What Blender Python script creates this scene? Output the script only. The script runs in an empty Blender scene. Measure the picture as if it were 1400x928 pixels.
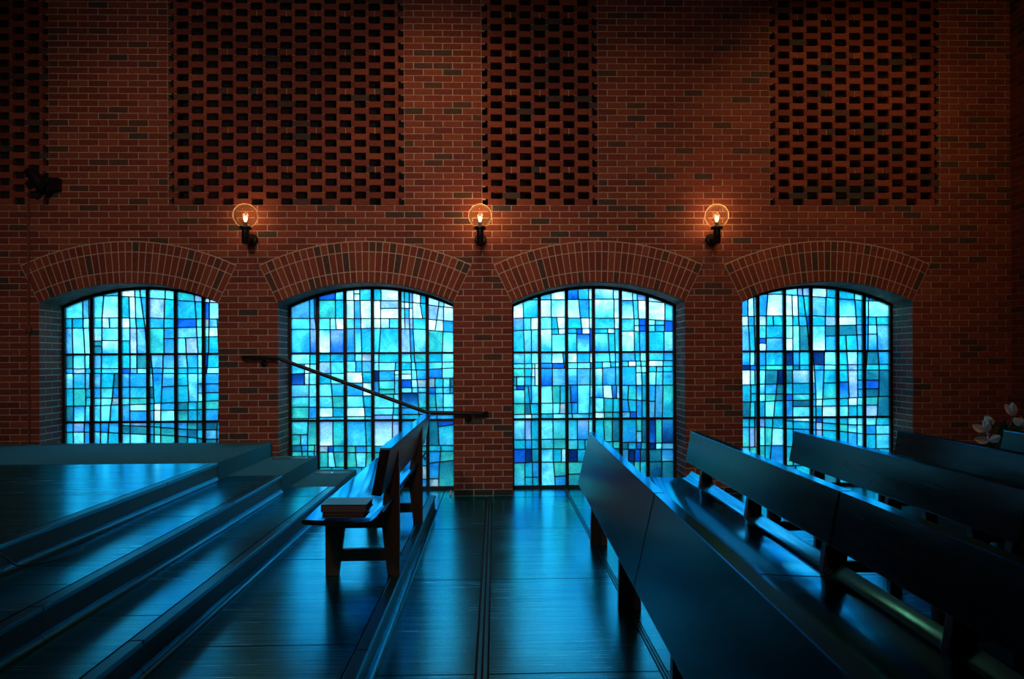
import bpy, bmesh, math, random
from mathutils import Vector, Matrix
C = bpy.context.scene.collection
R = math.radians
random.seed(7)

# ------------------------------------------------------------------ camera, world, light
cam_d = bpy.data.cameras.new('camera')
cam = bpy.data.objects.new('camera', cam_d); C.objects.link(cam)
bpy.context.scene.camera = cam
cam_d.sensor_width = 36.0
cam_d.lens = 36.0*933.0/1400.0
cam_d.shift_y = 26.19/1400.0
cam_d.clip_start = 0.02
YAW, ROLL = 2.46428753e-02, -4.68037352e-03
cam.matrix_world = (Matrix.Translation((4.72996, -7.20315, 1.446)) @ Matrix.Rotation(-YAW, 4, 'Z')
                    @ Matrix.Rotation(R(90), 4, 'X') @ Matrix.Rotation(ROLL, 4, 'Z'))

W = bpy.data.worlds.new('sky'); bpy.context.scene.world = W; W.use_nodes = True
nt = W.node_tree; nt.nodes.clear()
o_ = nt.nodes.new('ShaderNodeOutputWorld'); bg = nt.nodes.new('ShaderNodeBackground')
tc = nt.nodes.new('ShaderNodeTexCoord'); sx = nt.nodes.new('ShaderNodeSeparateXYZ'); rp = nt.nodes.new('ShaderNodeValToRGB')
nt.links.new(tc.outputs['Generated'], sx.inputs[0]); nt.links.new(sx.outputs['Z'], rp.inputs[0])
rp.color_ramp.elements[0].position = 0.0; rp.color_ramp.elements[0].color = (1.0, 1.0, .98, 1)
rp.color_ramp.elements[1].position = 0.9; rp.color_ramp.elements[1].color = (.66, .92, 1.0, 1)
nt.links.new(rp.outputs[0], bg.inputs[0]); bg.inputs[1].default_value = 6.2
nt.links.new(bg.outputs[0], o_.inputs[0])

vs = bpy.context.scene.view_settings
bpy.context.scene.display_settings.display_device = 'sRGB'
vs.view_transform = 'Standard'; vs.look = 'None'; vs.gamma = 1.0; vs.exposure = 0.0; vs.use_curve_mapping = False

def spot(name, loc, tgt, power, col, size, blend=1.0, rad=.12):
    d = bpy.data.lights.new(name, 'SPOT'); d.energy = power; d.color = col; d.spot_size = R(size); d.spot_blend = blend
    d.shadow_soft_size = rad
    o = bpy.data.objects.new(name, d); C.objects.link(o); o.location = loc
    o.rotation_euler = (Vector(tgt)-Vector(loc)).to_track_quat('-Z', 'Y').to_euler()
    return o
WARM = (1.0, .50, .20)
# the hall's ceiling downlights that wash the brick wall with warm light
spot('unseen_ceiling_spot', (1.4, -2.6, 5.8), (1.3, 0, 2.6), 38, WARM, 70)
spot('unseen_ceiling_spot', (4.15, -2.2, 5.8), (4.2, 0, 3.3), 90, WARM, 66)
spot('unseen_ceiling_spot', (6.3, -2.6, 5.8), (6.3, 0, 2.8), 36, WARM, 64)
spot('unseen_ceiling_spot', (8.4, -2.4, 5.8), (8.3, 0, 3.4), 80, WARM, 70)
spot('unseen_ceiling_spot', (9.5, -3.4, 5.8), (9.5, 0, 2.8), 55, WARM, 86)

# unseen fill spots, added behind the camera as house light on the lower wall
HALL_FILL = (1.0, .70, .58)
spot('unseen_ceiling_spot', (2.6, -9.0, 5.6), (2.4, 0, 1.8), 460, HALL_FILL, 60, rad=.4)
spot('unseen_ceiling_spot', (5.4, -9.0, 5.6), (5.6, 0, 1.6), 310, HALL_FILL, 56, rad=.4)
# ------------------------------------------------------------------ helpers
def tag(o, label=None, cat=None, group=None, kind=None):
    if label: o['label'] = label
    if cat: o['category'] = cat
    if group: o['group'] = group
    if kind: o['kind'] = kind
    return o
def empty(name, loc=(0, 0, 0), rz=0):
    o = bpy.data.objects.new(name, None); C.objects.link(o); o.location = loc; o.rotation_euler.z = rz
    o.empty_display_size = .1
    return o
class MB:
    def __init__(s): s.v = []; s.f = []; s.c = []
    def box(s, x0, x1, y0, y1, z0, z1, m=None):
        n = len(s.v)
        p = [(x, y, z) for x in (x0, x1) for y in (y0, y1) for z in (z0, z1)]
        if m is not None: p = [tuple(m @ Vector(q)) for q in p]
        s.v += p
        s.f += [tuple(n+i for i in q) for q in ((0, 1, 3, 2), (4, 6, 7, 5), (0, 4, 5, 1), (2, 3, 7, 6), (0, 2, 6, 4), (1, 5, 7, 3))]
        return s
    def prism(s, poly, a0, a1, axis='y'):
        # poly: 2D points; extruded along the axis
        n = len(s.v); k = len(poly)
        def mk(p, a):
            if axis == 'y': return (p[0], a, p[1])
            if axis == 'x': return (a, p[0], p[1])
            return (p[0], p[1], a)
        s.v += [mk(p, a0) for p in poly]+[mk(p, a1) for p in poly]
        s.f.append(tuple(range(n, n+k))); s.f.append(tuple(range(n+2*k-1, n+k-1, -1)))
        for i in range(k):
            j = (i+1) % k; s.f.append((n+j, n+i, n+k+i, n+k+j))
        return s
    def quad(s, *p):
        n = len(s.v); s.v += [tuple(q) for q in p]; s.f.append(tuple(range(n, n+len(p)))); return s
    def tube(s, pts, r, seg=10, cap=True):
        pts = [Vector(p) for p in pts]; rings = []
        rr = r if isinstance(r, (list, tuple)) else [r]*len(pts)
        for i, p in enumerate(pts):
            d = (pts[min(i+1, len(pts)-1)]-pts[max(i-1, 0)]).normalized()
            up = Vector((0, 0, 1)) if abs(d.z) < .9 else Vector((0, 1, 0))
            a = d.cross(up).normalized(); b_ = d.cross(a).normalized()
            n = len(s.v); rings.append(n)
            for k in range(seg):
                t = 2*math.pi*k/seg; s.v.append(tuple(p+(a*math.cos(t)+b_*math.sin(t))*rr[i]))
        for i in range(len(rings)-1):
            for k in range(seg):
                k2 = (k+1) % seg
                s.f.append((rings[i]+k, rings[i]+k2, rings[i+1]+k2, rings[i+1]+k))
        if cap:
            s.f.append(tuple(rings[0]+k for k in reversed(range(seg)))); s.f.append(tuple(rings[-1]+k for k in range(seg)))
        return s
    def lathe(s, prof, c, axis='z', seg=24):
        # prof: (radius, height) pairs
        c = Vector(c); rings = []
        for r, h in prof:
            n = len(s.v); rings.append(n)
            for k in range(seg):
                t = 2*math.pi*k/seg; a, b_ = r*math.cos(t), r*math.sin(t)
                s.v.append(tuple(c+(Vector((a, b_, h)) if axis == 'z' else Vector((a, h, b_)))))
        for i in range(len(rings)-1):
            for k in range(seg):
                k2 = (k+1) % seg
                s.f.append((rings[i]+k, rings[i]+k2, rings[i+1]+k2, rings[i+1]+k))
        s.f.append(tuple(rings[0]+k for k in reversed(range(seg)))); s.f.append(tuple(rings[-1]+k for k in range(seg)))
        return s
    def mesh(s, name, mat, smooth=False):
        m = bpy.data.meshes.new(name); m.from_pydata(s.v, [], s.f); m.materials.append(mat)
        bm = bmesh.new(); bm.from_mesh(m); bmesh.ops.recalc_face_normals(bm, faces=bm.faces); bm.to_mesh(m); bm.free()
        if smooth:
            m.polygons.foreach_set('use_smooth', [True]*len(m.polygons))
            m.set_sharp_from_angle(angle=R(35))
        m.update(); return m
    def build(s, name, mat, parent=None, smooth=False, bevel=0, loc=None):
        o = bpy.data.objects.new(name, s.mesh(name, mat, smooth)); C.objects.link(o)
        if parent is not None: o.parent = parent
        if loc is not None: o.location = loc
        if bevel:
            b_ = o.modifiers.new('bevel', 'BEVEL'); b_.width = bevel; b_.segments = 2; b_.limit_method = 'ANGLE'
        return o
def inst(name, mesh, parent, loc=(0, 0, 0), rot=None):
    o = bpy.data.objects.new(name, mesh); C.objects.link(o); o.parent = parent; o.location = loc
    if rot: o.rotation_euler = rot
    return o
def copy_tree(o, parent=None):
    c = o.copy(); C.objects.link(c); c.parent = parent
    for ch in list(o.children): copy_tree(ch, c)
    return c

# ------------------------------------------------------------------ materials
def mat(name):
    m = bpy.data.materials.new(name); m.use_nodes = True
    return m, m.node_tree, m.node_tree.nodes['Principled BSDF']
def N(nt, t, **k):
    n = nt.nodes.new(t)
    for a, v in k.items():
        if a in n.inputs.keys(): n.inputs[a].default_value = v
        else: setattr(n, a, v)
    return n
def coords(nt, scale, obj=False):
    mp = nt.nodes.new('ShaderNodeMapping'); mp.inputs['Scale'].default_value = scale
    if obj:
        t = nt.nodes.new('ShaderNodeTexCoord'); nt.links.new(t.outputs['Object'], mp.inputs[0])
    else:
        t = nt.nodes.new('ShaderNodeNewGeometry'); nt.links.new(t.outputs['Position'], mp.inputs[0])
    return mp
def ramp(nt, src, stops):
    r = nt.nodes.new('ShaderNodeValToRGB'); nt.links.new(src, r.inputs[0])
    e = r.color_ramp.elements
    while len(e) < len(stops): e.new(.5)
    for q, (p, c) in zip(e, stops): q.position = p; q.color = (*c, 1)
    return r
def simple(name, col, rough=.5, metal=0, spec=.5, noise=0, scale=8):
    m, nt, p = mat(name)
    p.inputs['Base Color'].default_value = (*col, 1); p.inputs['Roughness'].default_value = rough
    p.inputs['Metallic'].default_value = metal; p.inputs['Specular IOR Level'].default_value = spec
    if noise:
        mp = coords(nt, (scale,)*3); n = N(nt, 'ShaderNodeTexNoise', Scale=1.0, Detail=6.0); nt.links.new(mp.outputs[0], n.inputs[0])
        r = ramp(nt, n.outputs[0], [(.3, tuple(c*(1-noise) for c in col)), (.7, tuple(min(1, c*(1+noise)) for c in col))])
        nt.links.new(r.outputs[0], p.inputs['Base Color'])
    return m
BR = [(0, (.23, .055, .035)), (.22, (.30, .075, .045)), (.45, (.26, .06, .04)), (.66, (.33, .09, .05)), (.82, (.20, .05, .035)), (.90, (.12, .06, .045)), (.965, (.085, .06, .052))]
def brick_mat(name, island):
    m, nt, p = mat(name)
    if island:
        g = N(nt, 'ShaderNodeNewGeometry'); src = g.outputs['Random Per Island']
    else:
        g = N(nt, 'ShaderNodeObjectInfo'); src = g.outputs['Random']
    r = ramp(nt, src, BR); r.color_ramp.interpolation = 'CONSTANT'
    mp = coords(nt, (22, 22, 60)); n = N(nt, 'ShaderNodeTexNoise', Scale=1.0, Detail=8.0, Roughness=.7); nt.links.new(mp.outputs[0], n.inputs[0])
    d = ramp(nt, n.outputs[0], [(.3, (.62, .62, .62)), (.7, (1.25, 1.25, 1.25))])
    mx = N(nt, 'ShaderNodeMix', data_type='RGBA', blend_type='MULTIPLY'); mx.inputs[0].default_value = 1
    nt.links.new(r.outputs[0], mx.inputs[6]); nt.links.new(d.outputs[0], mx.inputs[7])
    nt.links.new(mx.outputs[2], p.inputs['Base Color'])
    p.inputs['Roughness'].default_value = .75; p.inputs['Specular IOR Level'].default_value = .3
    b_ = N(nt, 'ShaderNodeBump', Strength=.35, Distance=.004); nt.links.new(n.outputs[0], b_.inputs['Height']); nt.links.new(b_.outputs[0], p.inputs['Normal'])
    return m
def cyan_gloss(nt, p, col, fac):
    # reflection cyan painted into the gloss colour, sharing the body's roughness and relief
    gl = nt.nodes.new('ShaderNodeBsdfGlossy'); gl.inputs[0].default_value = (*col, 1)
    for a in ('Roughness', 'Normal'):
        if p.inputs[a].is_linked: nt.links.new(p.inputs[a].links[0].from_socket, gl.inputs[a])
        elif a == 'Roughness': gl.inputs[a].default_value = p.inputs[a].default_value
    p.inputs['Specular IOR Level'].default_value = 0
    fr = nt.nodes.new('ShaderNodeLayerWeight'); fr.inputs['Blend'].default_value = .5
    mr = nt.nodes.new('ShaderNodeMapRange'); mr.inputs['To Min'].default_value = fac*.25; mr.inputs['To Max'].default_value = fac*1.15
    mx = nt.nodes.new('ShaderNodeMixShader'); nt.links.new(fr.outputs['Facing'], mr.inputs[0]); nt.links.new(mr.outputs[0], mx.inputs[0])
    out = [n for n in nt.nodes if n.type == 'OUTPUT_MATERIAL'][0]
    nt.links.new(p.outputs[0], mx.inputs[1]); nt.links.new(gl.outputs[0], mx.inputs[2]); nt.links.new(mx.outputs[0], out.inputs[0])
M = {}
M['brick'] = brick_mat('fired brick', False)
M['brick_i'] = brick_mat('fired brick run', True)
M['mortar'] = simple('mortar', (.62, .50, .40), .9, noise=.2, scale=40)
M['black_brick'] = simple('black base brick', (.018, .016, .016), .5, noise=.3, scale=30)
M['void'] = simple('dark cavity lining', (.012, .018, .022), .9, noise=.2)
M['iron'] = simple('black painted steel', (.012, .014, .016), .45)
M['black'] = simple('black metal', (.015, .015, .017), .35, metal=.3)
M['lead'] = simple('lead came', (.015, .018, .022), .5)
M['ceil'] = simple('dark ceiling', (.05, .045, .04), .8, noise=.1)
M['plaster'] = simple('dark plaster', (.06, .05, .045), .8, noise=.1)
M['steel'] = simple('brushed steel', (.55, .56, .58), .3, metal=1)
M['ground'] = simple('outdoor lawn', (.06, .10, .05), .9, noise=.4, scale=3)
M['leaf'] = simple('shrub leaf', (.05, .11, .04), .6, noise=.4, scale=6)

def wood(name, c0, c1, rough, sc, coat=0.0, bump=.15):
    m, nt, p = mat(name)
    mp = coords(nt, sc, obj=True); n = N(nt, 'ShaderNodeTexNoise', Scale=1.0, Detail=10.0, Roughness=.65); nt.links.new(mp.outputs[0], n.inputs[0])
    r = ramp(nt, n.outputs[0], [(.32, c0), (.68, c1)]); nt.links.new(r.outputs[0], p.inputs['Base Color'])
    rr = N(nt, 'ShaderNodeMapRange'); rr.inputs['To Min'].default_value = rough*.8; rr.inputs['To Max'].default_value = rough*1.3
    nt.links.new(n.outputs[0], rr.inputs[0]); nt.links.new(rr.outputs[0], p.inputs['Roughness'])
    b_ = N(nt, 'ShaderNodeBump', Strength=bump, Distance=.002); nt.links.new(n.outputs[0], b_.inputs['Height']); nt.links.new(b_.outputs[0], p.inputs['Normal'])
    p.inputs['Coat Weight'].default_value = coat; p.inputs['Coat Roughness'].default_value = .2
    return m
M['pew'] = wood('dark stained pew wood', (.010, .011, .011), (.030, .026, .022), .2, (14, 1.2, 14), .0)
M['pew'].node_tree.nodes['Principled BSDF'].inputs['Specular IOR Level'].default_value = .2
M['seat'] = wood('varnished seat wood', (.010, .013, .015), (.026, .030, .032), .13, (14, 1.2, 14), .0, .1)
cyan_gloss(M['seat'].node_tree, M['seat'].node_tree.nodes['Principled BSDF'], (.06, .60, .98), .98)  # cyan of the seat's reflections is put into its gloss tint
M['frame'] = wood('brown pew frame wood', (.06, .028, .016), (.12, .055, .03), .4, (30, 30, 2.5), .1)
M['riser'] = wood('dark riser board', (.05, .035, .025), (.09, .06, .045), .45, (3, 1.5, 20))
M['nose'] = wood('dark nosing', (.02, .02, .02), (.035, .033, .03), .3, (10, 1, 10))
M['cove'] = simple('glossy cove strip', (.02, .05, .06), .25)
cyan_gloss(M['cove'].node_tree, M['cove'].node_tree.nodes['Principled BSDF'], (.06, .46, .66), .6)  # cove gloss carries the reflected cyan as its own colour
M['carpet'] = simple('teal carpet', (.03, .23, .28), .95, noise=.25, scale=120)

def floor_mat():
    m, nt, p = mat('dark polished streaked floor')
    mp = coords(nt, (1.3, 75, 1)); n = N(nt, 'ShaderNodeTexNoise', Scale=1.0, Detail=6.0, Roughness=.7); nt.links.new(mp.outputs[0], n.inputs[0])
    mp2 = coords(nt, (1.6, 2.4, 1)); n2 = N(nt, 'ShaderNodeTexNoise', Scale=1.0, Detail=4.0); nt.links.new(mp2.outputs[0], n2.inputs[0])
    mp3 = coords(nt, (60, 160, 1)); n3 = N(nt, 'ShaderNodeTexNoise', Scale=1.0, Detail=3.0); nt.links.new(mp3.outputs[0], n3.inputs[0])
    r = ramp(nt, n.outputs[0], [(.3, (.004, .018, .028)), (.7, (.014, .052, .072))]); nt.links.new(r.outputs[0], p.inputs['Base Color'])
    ad = N(nt, 'ShaderNodeMath', operation='MULTIPLY_ADD'); ad.inputs[1].default_value = .22; ad.inputs[2].default_value = .04
    ad2 = N(nt, 'ShaderNodeMath', operation='MULTIPLY_ADD'); ad2.inputs[1].default_value = .16
    nt.links.new(n.outputs[0], ad.inputs[0]); nt.links.new(ad.outputs[0], ad2.inputs[2]); nt.links.new(n2.outputs[0], ad2.inputs[0])
    nt.links.new(ad2.outputs[0], p.inputs['Roughness'])
    s_ = N(nt, 'ShaderNodeMath', operation='MULTIPLY_ADD'); s_.inputs[1].default_value = .25
    nt.links.new(n3.outputs[0], s_.inputs[0]); nt.links.new(n.outputs[0], s_.inputs[2])
    b_ = N(nt, 'ShaderNodeBump', Strength=.3, Distance=.0012); nt.links.new(s_.outputs[0], b_.inputs['Height']); nt.links.new(b_.outputs[0], p.inputs['Normal'])
    cyan_gloss(nt, p, (.12, .78, 1.0), .95)
    gr = ramp(nt, n.outputs[0], [(.32, (.05, .46, .66)), (.5, (.10, .70, .95)), (.68, (.22, .95, 1.0))])  # streaked cyan gloss stands in for blue window reflections, mutes the wall's red
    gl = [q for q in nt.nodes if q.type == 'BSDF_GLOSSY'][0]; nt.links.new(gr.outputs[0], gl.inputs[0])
    return m
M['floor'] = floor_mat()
M['joint'] = simple('floor joint base', (.006, .006, .007), .6)
M['strip'] = simple('worn joint strip', (.05, .13, .16), .3, noise=.4, scale=30)
for q in ('strip', 'nose'): cyan_gloss(M[q].node_tree, M[q].node_tree.nodes['Principled BSDF'], (.15, .65, .8), .6)  # joint strips and nosing get reflected cyan painted into their gloss too

def glass_mat():
    m = bpy.data.materials.new('stained glass'); m.use_nodes = True; nt = m.node_tree; nt.nodes.clear()
    out = N(nt, 'ShaderNodeOutputMaterial')
    at = N(nt, 'ShaderNodeAttribute', attribute_name='tint')
    oi = N(nt, 'ShaderNodeObjectInfo')
    mp = coords(nt, (5, 5, 5)); add = N(nt, 'ShaderNodeVectorMath', operation='ADD')
    cmb = N(nt, 'ShaderNodeCombineXYZ'); mu = N(nt, 'ShaderNodeMath', operation='MULTIPLY'); mu.inputs[1].default_value = 57
    nt.links.new(oi.outputs['Random'], mu.inputs[0]); nt.links.new(mu.outputs[0], cmb.inputs[0])
    nt.links.new(mp.outputs[0], add.inputs[0]); nt.links.new(cmb.outputs[0], add.inputs[1])
    n = N(nt, 'ShaderNodeTexNoise', Scale=1.0, Detail=6.0, Roughness=.6, Distortion=.8); nt.links.new(add.outputs[0], n.inputs[0])
    mpf = coords(nt, (60, 60, 45)); nf = N(nt, 'ShaderNodeTexNoise', Scale=1.0, Detail=5.0, Roughness=.75); nt.links.new(mpf.outputs[0], nf.inputs[0])
    r1 = ramp(nt, n.outputs[0], [(.3, (.52, .68, .80)), (.5, (.9, .94, .96)), (.72, (1.45, 1.2, 1.04))])
    r2 = ramp(nt, nf.outputs[0], [(.35, (.70, .74, .76)), (.65, (1.22, 1.2, 1.18))])
    m1 = N(nt, 'ShaderNodeMix', data_type='RGBA', blend_type='MULTIPLY'); m1.inputs[0].default_value = 1
    m2 = N(nt, 'ShaderNodeMix', data_type='RGBA', blend_type='MULTIPLY'); m2.inputs[0].default_value = 1
    nt.links.new(at.outputs['Color'], m1.inputs[6]); nt.links.new(r1.outputs[0], m1.inputs[7])
    nt.links.new(m1.outputs[2], m2.inputs[6]); nt.links.new(r2.outputs[0], m2.inputs[7])
    tr = N(nt, 'ShaderNodeBsdfTransparent'); tl = N(nt, 'ShaderNodeBsdfTranslucent'); gl = N(nt, 'ShaderNodeBsdfGlossy', Roughness=.15)
    nt.links.new(m2.outputs[2], tr.inputs[0]); nt.links.new(m2.outputs[2], tl.inputs[0])
    mx = N(nt, 'ShaderNodeMixShader'); mx.inputs[0].default_value = .62
    nt.links.new(tr.outputs[0], mx.inputs[1]); nt.links.new(tl.outputs[0], mx.inputs[2])
    mx2 = N(nt, 'ShaderNodeMixShader'); mx2.inputs[0].default_value = .04
    nt.links.new(mx.outputs[0], mx2.inputs[1]); nt.links.new(gl.outputs[0], mx2.inputs[2])
    nt.links.new(mx2.outputs[0], out.inputs[0])
    return m
M['glass'] = glass_mat()

# ------------------------------------------------------------------ brick wall
b = .2045; h = b/3; J = .0098                  # brick pitch, course, joint
ZTOP = 6.0; XL, XR = -6.0, 10.284; YB = -12.0
WIN = [0, 12, 24, 36]                          # left jamb of each window in bricks, each nine bricks wide
AZ = .124; R0, R1, R2, R3 = 2.13, 2.245, 2.452, 2.56
SPR = AZ + math.sqrt(R0*R0-(4.5*b)**2)         # springing height
TA = math.atan2(4.5*b, SPR-AZ)                 # half angle of the arch
TIPX, TIPZ = R3*math.sin(TA), AZ+R3*math.cos(TA)
LAT = [(-12.0, .5), (6.5, 18.5), (22.5, 28.5), (37.5, 46.5)]
LZ = 45*h                                      # underside of the pierced panels
GY = .40                                       # glass plane

wb = MB()
def rect(x0, x1, z0, z1, y=.005): wb.quad((x0, y, z0), (x1, y, z0), (x1, y, z1), (x0, y, z1))
edges = [XL]
for w in WIN: edges += [w*b, (w+9)*b]
edges.append(XR)
for i in range(0, len(edges), 2): rect(edges[i], edges[i+1], -.05, SPR); rect(edges[i], edges[i+1], SPR, LZ)
for w in WIN:
    cx = (w+4.5)*b; n = 16
    for i in range(n):
        x0 = w*b+9*b*i/n; x1 = w*b+9*b*(i+1)/n
        z0 = AZ+math.sqrt(R0*R0-(x0-cx)**2); z1 = AZ+math.sqrt(R0*R0-(x1-cx)**2)
        wb.quad((x0, .005, z0), (x1, .005, z1), (x1, .005, LZ), (x0, .005, LZ))
le = [XL]
for a, c in LAT: le += [max(a*b, XL+.3), c*b]
le.append(XR)
for i in range(0, len(le), 2): rect(le[i], le[i+1], LZ, ZTOP)
for a, c in LAT:                                # pierced panel recess
    x0, x1 = max(a*b, XL+.3), c*b
    wb.quad((x0, .005, LZ), (x0, .12, LZ), (x0, .12, ZTOP), (x0, .005, ZTOP)); wb.quad((x1, .005, LZ), (x1, .12, LZ), (x1, .12, ZTOP), (x1, .005, ZTOP))
    wb.quad((x0, .005, LZ), (x1, .005, LZ), (x1, .12, LZ), (x0, .12, LZ))
wall = wb.build('wall_back', M['mortar']); wall['kind'] = 'structure'
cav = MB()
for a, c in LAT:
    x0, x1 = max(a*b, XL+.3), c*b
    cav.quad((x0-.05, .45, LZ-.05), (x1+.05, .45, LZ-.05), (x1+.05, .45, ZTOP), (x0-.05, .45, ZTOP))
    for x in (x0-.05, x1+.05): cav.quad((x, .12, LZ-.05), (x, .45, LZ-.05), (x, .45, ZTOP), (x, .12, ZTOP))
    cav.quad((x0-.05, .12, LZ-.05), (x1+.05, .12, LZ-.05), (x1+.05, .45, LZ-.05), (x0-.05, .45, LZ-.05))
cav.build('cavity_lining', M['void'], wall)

def arch_cx(w): return (w+4.5)*b
def in_open(x, z):
    for w in WIN:
        cx = arch_cx(w)
        if abs(x-cx) < 4.5*b and z < AZ+math.sqrt(R0*R0-(x-cx)**2): return True
    return False
def in_arch(x, z):
    for w in WIN:
        dx = x-arch_cx(w); dz = z-AZ; r = math.hypot(dx, dz)
        if dz > 0 and abs(math.atan2(dx, dz)) < TA and R0 <= r < R3: return True
    return False
bricks = []                                    # x0, x1, course
for k in range(0, int(5.9/h)):
    z0 = k*h; zc = z0+h/2; off = 0 if k % 2 == 0 else .5
    if z0 >= LZ-.001:
        spans = [(le[i]/b, le[i+1]/b) for i in range(0, len(le), 2)]
    elif z0 < SPR-.03:
        spans = [(edges[i]/b, edges[i+1]/b) for i in range(0, len(edges), 2)]
    else: spans = [(XL/b, XR/b)]
    for s0, s1 in spans:
        s0 = max(s0, -16)
        u = math.floor(s0-off)+off
        while u < s1-.02:
            a, c = max(u, s0), min(u+1, s1); u += 1
            if c-a < .12: continue
            x0, x1 = a*b+J/2, c*b-J/2
            inside = all(in_arch(x, z) or in_open(x, z) for x in (x0, x1, (x0+x1)/2) for z in (z0, z0+h))
            if inside: continue
            if any(in_open(x, z) for x in (x0, x1, (x0+x1)/2) for z in (z0+.01, z0+h-.01)): 
                if z0 > SPR-.08: continue
            bricks.append((x0, x1, k))
CAMX, CAMZ = 4.73, 1.446
def vis(q):                                    # in view: right of the frame's left edge, below its top, not behind the stair landing
    x0, x1, k = q; z = k*h
    return x1 > -.55 and x1-x0 > .15 and z < 5.3 and z > (.60 if x1 < 2.4 else .0)
cand = sorted([q for q in bricks if vis(q)], key=lambda q: math.hypot((q[0]+q[1])/2-CAMX, q[2]*h-CAMZ))
solo = set(cand[:296])
cache = {}
def brick_mesh(l, d=.02, hh=h-J, m='brick', c=.0016):
    key = (round(l, 3), round(d, 3), round(hh, 4), m)
    if key not in cache:
        mb = MB()
        x, z = l/2, hh/2                      # slightly chamfered front edge
        v = [(-x, d, -z), (x, d, -z), (x, d, z), (-x, d, z), (-x, c, -z), (x, c, -z), (x, c, z), (-x, c, z),
             (-x+c, 0, -z+c), (x-c, 0, -z+c), (x-c, 0, z-c), (-x+c, 0, z-c)]
        mb.v = v; mb.f = [(8, 9, 10, 11), (3, 2, 1, 0)]
        for i in range(4):
            j = (i+1) % 4; mb.f += [(i, j, 4+j, 4+i), (4+i, 4+j, 8+j, 8+i)]
        cache[key] = mb.mesh('brick', M[m])
    return cache[key]
def add_brick(mb, x0, x1, y, z0, z1, d=.02):
    mb.box(x0, x1, y, y+d, z0, z1)
rest, black = MB(), MB()
for q in bricks:
    x0, x1, k = q; z0 = k*h+J/2; z1 = (k+1)*h-J/2; y = random.uniform(-.0012, .0012)
    isb = (k == 0)
    if q in solo:
        inst('brick', brick_mesh(x1-x0, m='black_brick' if isb else 'brick'), wall, ((x0+x1)/2, y, (z0+z1)/2),
             (random.uniform(-.012, .012), 0, random.uniform(-.004, .004)))
    else: add_brick(black if isb else rest, x0, x1, y, z0, z1)
rest.build('brickwork', M['brick_i'], wall)['kind'] = 'stuff'
black.build('base_brickwork', M['black_brick'], wall)['kind'] = 'stuff'

# window surrounds: arch rings, soffit and jambs
NV = 31
def vous(r0, r1, g):
    mb = MB(); a = TA/NV; g0 = g/2
    p = []
    for r, s_ in ((r0+g0, -1), (r0+g0, 1), (r1-g0, 1), (r1-g0, -1)):
        t = s_*(a-g0/r); p.append((r*math.sin(t), r*math.cos(t)))
    mb.prism(p, -.004, .02); return mb.mesh('brick', M['brick'])
VM = [vous(R0-.004, R1, J), vous(R1, R2, J), vous(R2, R3, J)]
for wi, w in enumerate(WIN):
    cx = arch_cx(w); x0, x1 = w*b, (w+9)*b
    s = MB(); n = 40
    for i in range(n):
        t0 = -TA+2*TA*i/n; t1 = -TA+2*TA*(i+1)/n
        P = lambda r, t, y: (cx+r*math.sin(t), y, AZ+r*math.cos(t))
        s.quad(P(R0, t0*1.003, -.0015), P(R0, t1*1.003, -.0015), P(R3+.006, t1*1.003, -.0015), P(R3+.006, t0*1.003, -.0015))
        s.quad(P(R0, t0, .001), P(R0, t1, .001), P(R0, t1, .46), P(R0, t0, .46))
        s.quad(P(R3, t0, .001), P(R3, t1, .001), P(R3, t1, .006), P(R3, t0, .006))
    for x in (x0, x1):
        s.quad((x, .001, -.05), (x, .46, -.05), (x, .46, SPR), (x, .001, SPR))
    t_ = s.build('trim_%d' % (wi+1), M['mortar']); t_['kind'] = 'structure'
    for i in range(NV):
        t = -TA+2*TA*(i+.5)/NV
        for vm in VM:
            inst('brick', vm, t_, (cx, random.uniform(-.001, .001), AZ), (0, t, 0))
    # soffit bricks run two deep into the reveal
    so = MB()
    for i in range(NV):
        t = -TA+2*TA*(i+.5)/NV; m = Matrix.Translation((cx, 0, AZ)) @ Matrix.Rotation(t, 4, 'Y')
        cuts = (.008, .20, .40) if i % 2 else (.008, .10, .30, .40)
        for y0, y1 in zip(cuts[:-1], cuts[1:]):
            so.box(-.031, .031, y0+J/2, y1-J/2, R0-.004, R0+.01, m)
    so.build('soffit_brickwork', M['brick_i'], t_)['kind'] = 'stuff'
    # jamb bricks: singly on the jamb that faces the camera, joined on the hidden one
    hid = MB()
    for side in (0, 1):
        seen = (side == 0 and wi < 2) or (side == 1 and wi >= 2)
        for k in range(0, 30):
            z0, z1 = k*h+J/2, (k+1)*h-J/2
            cuts = (.0, .20, .40) if k % 2 else (.0, .10, .30, .40)
            zmin = .58 if wi == 0 else (.43 if wi == 1 else .0)
            for y0, y1 in zip(cuts[:-1], cuts[1:]):
                ya, yb = y0+J/2, y1-J/2
                if seen and z0 > zmin-.05:
                    l = yb-ya
                    o = inst('brick', brick_mesh(l), t_, ((x0+.003) if side == 0 else (x1-.003), (ya+yb)/2, (z0+z1)/2), (0, 0, R(90) if side == 0 else R(-90)))
                else:
                    xa = x0-.01 if side == 0 else x1-.004
                    hid.box(xa, xa+.014, ya, yb, z0, z1)
    hid.build('hidden_jamb_brickwork', M['brick_i'], t_)['kind'] = 'stuff'

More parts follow.
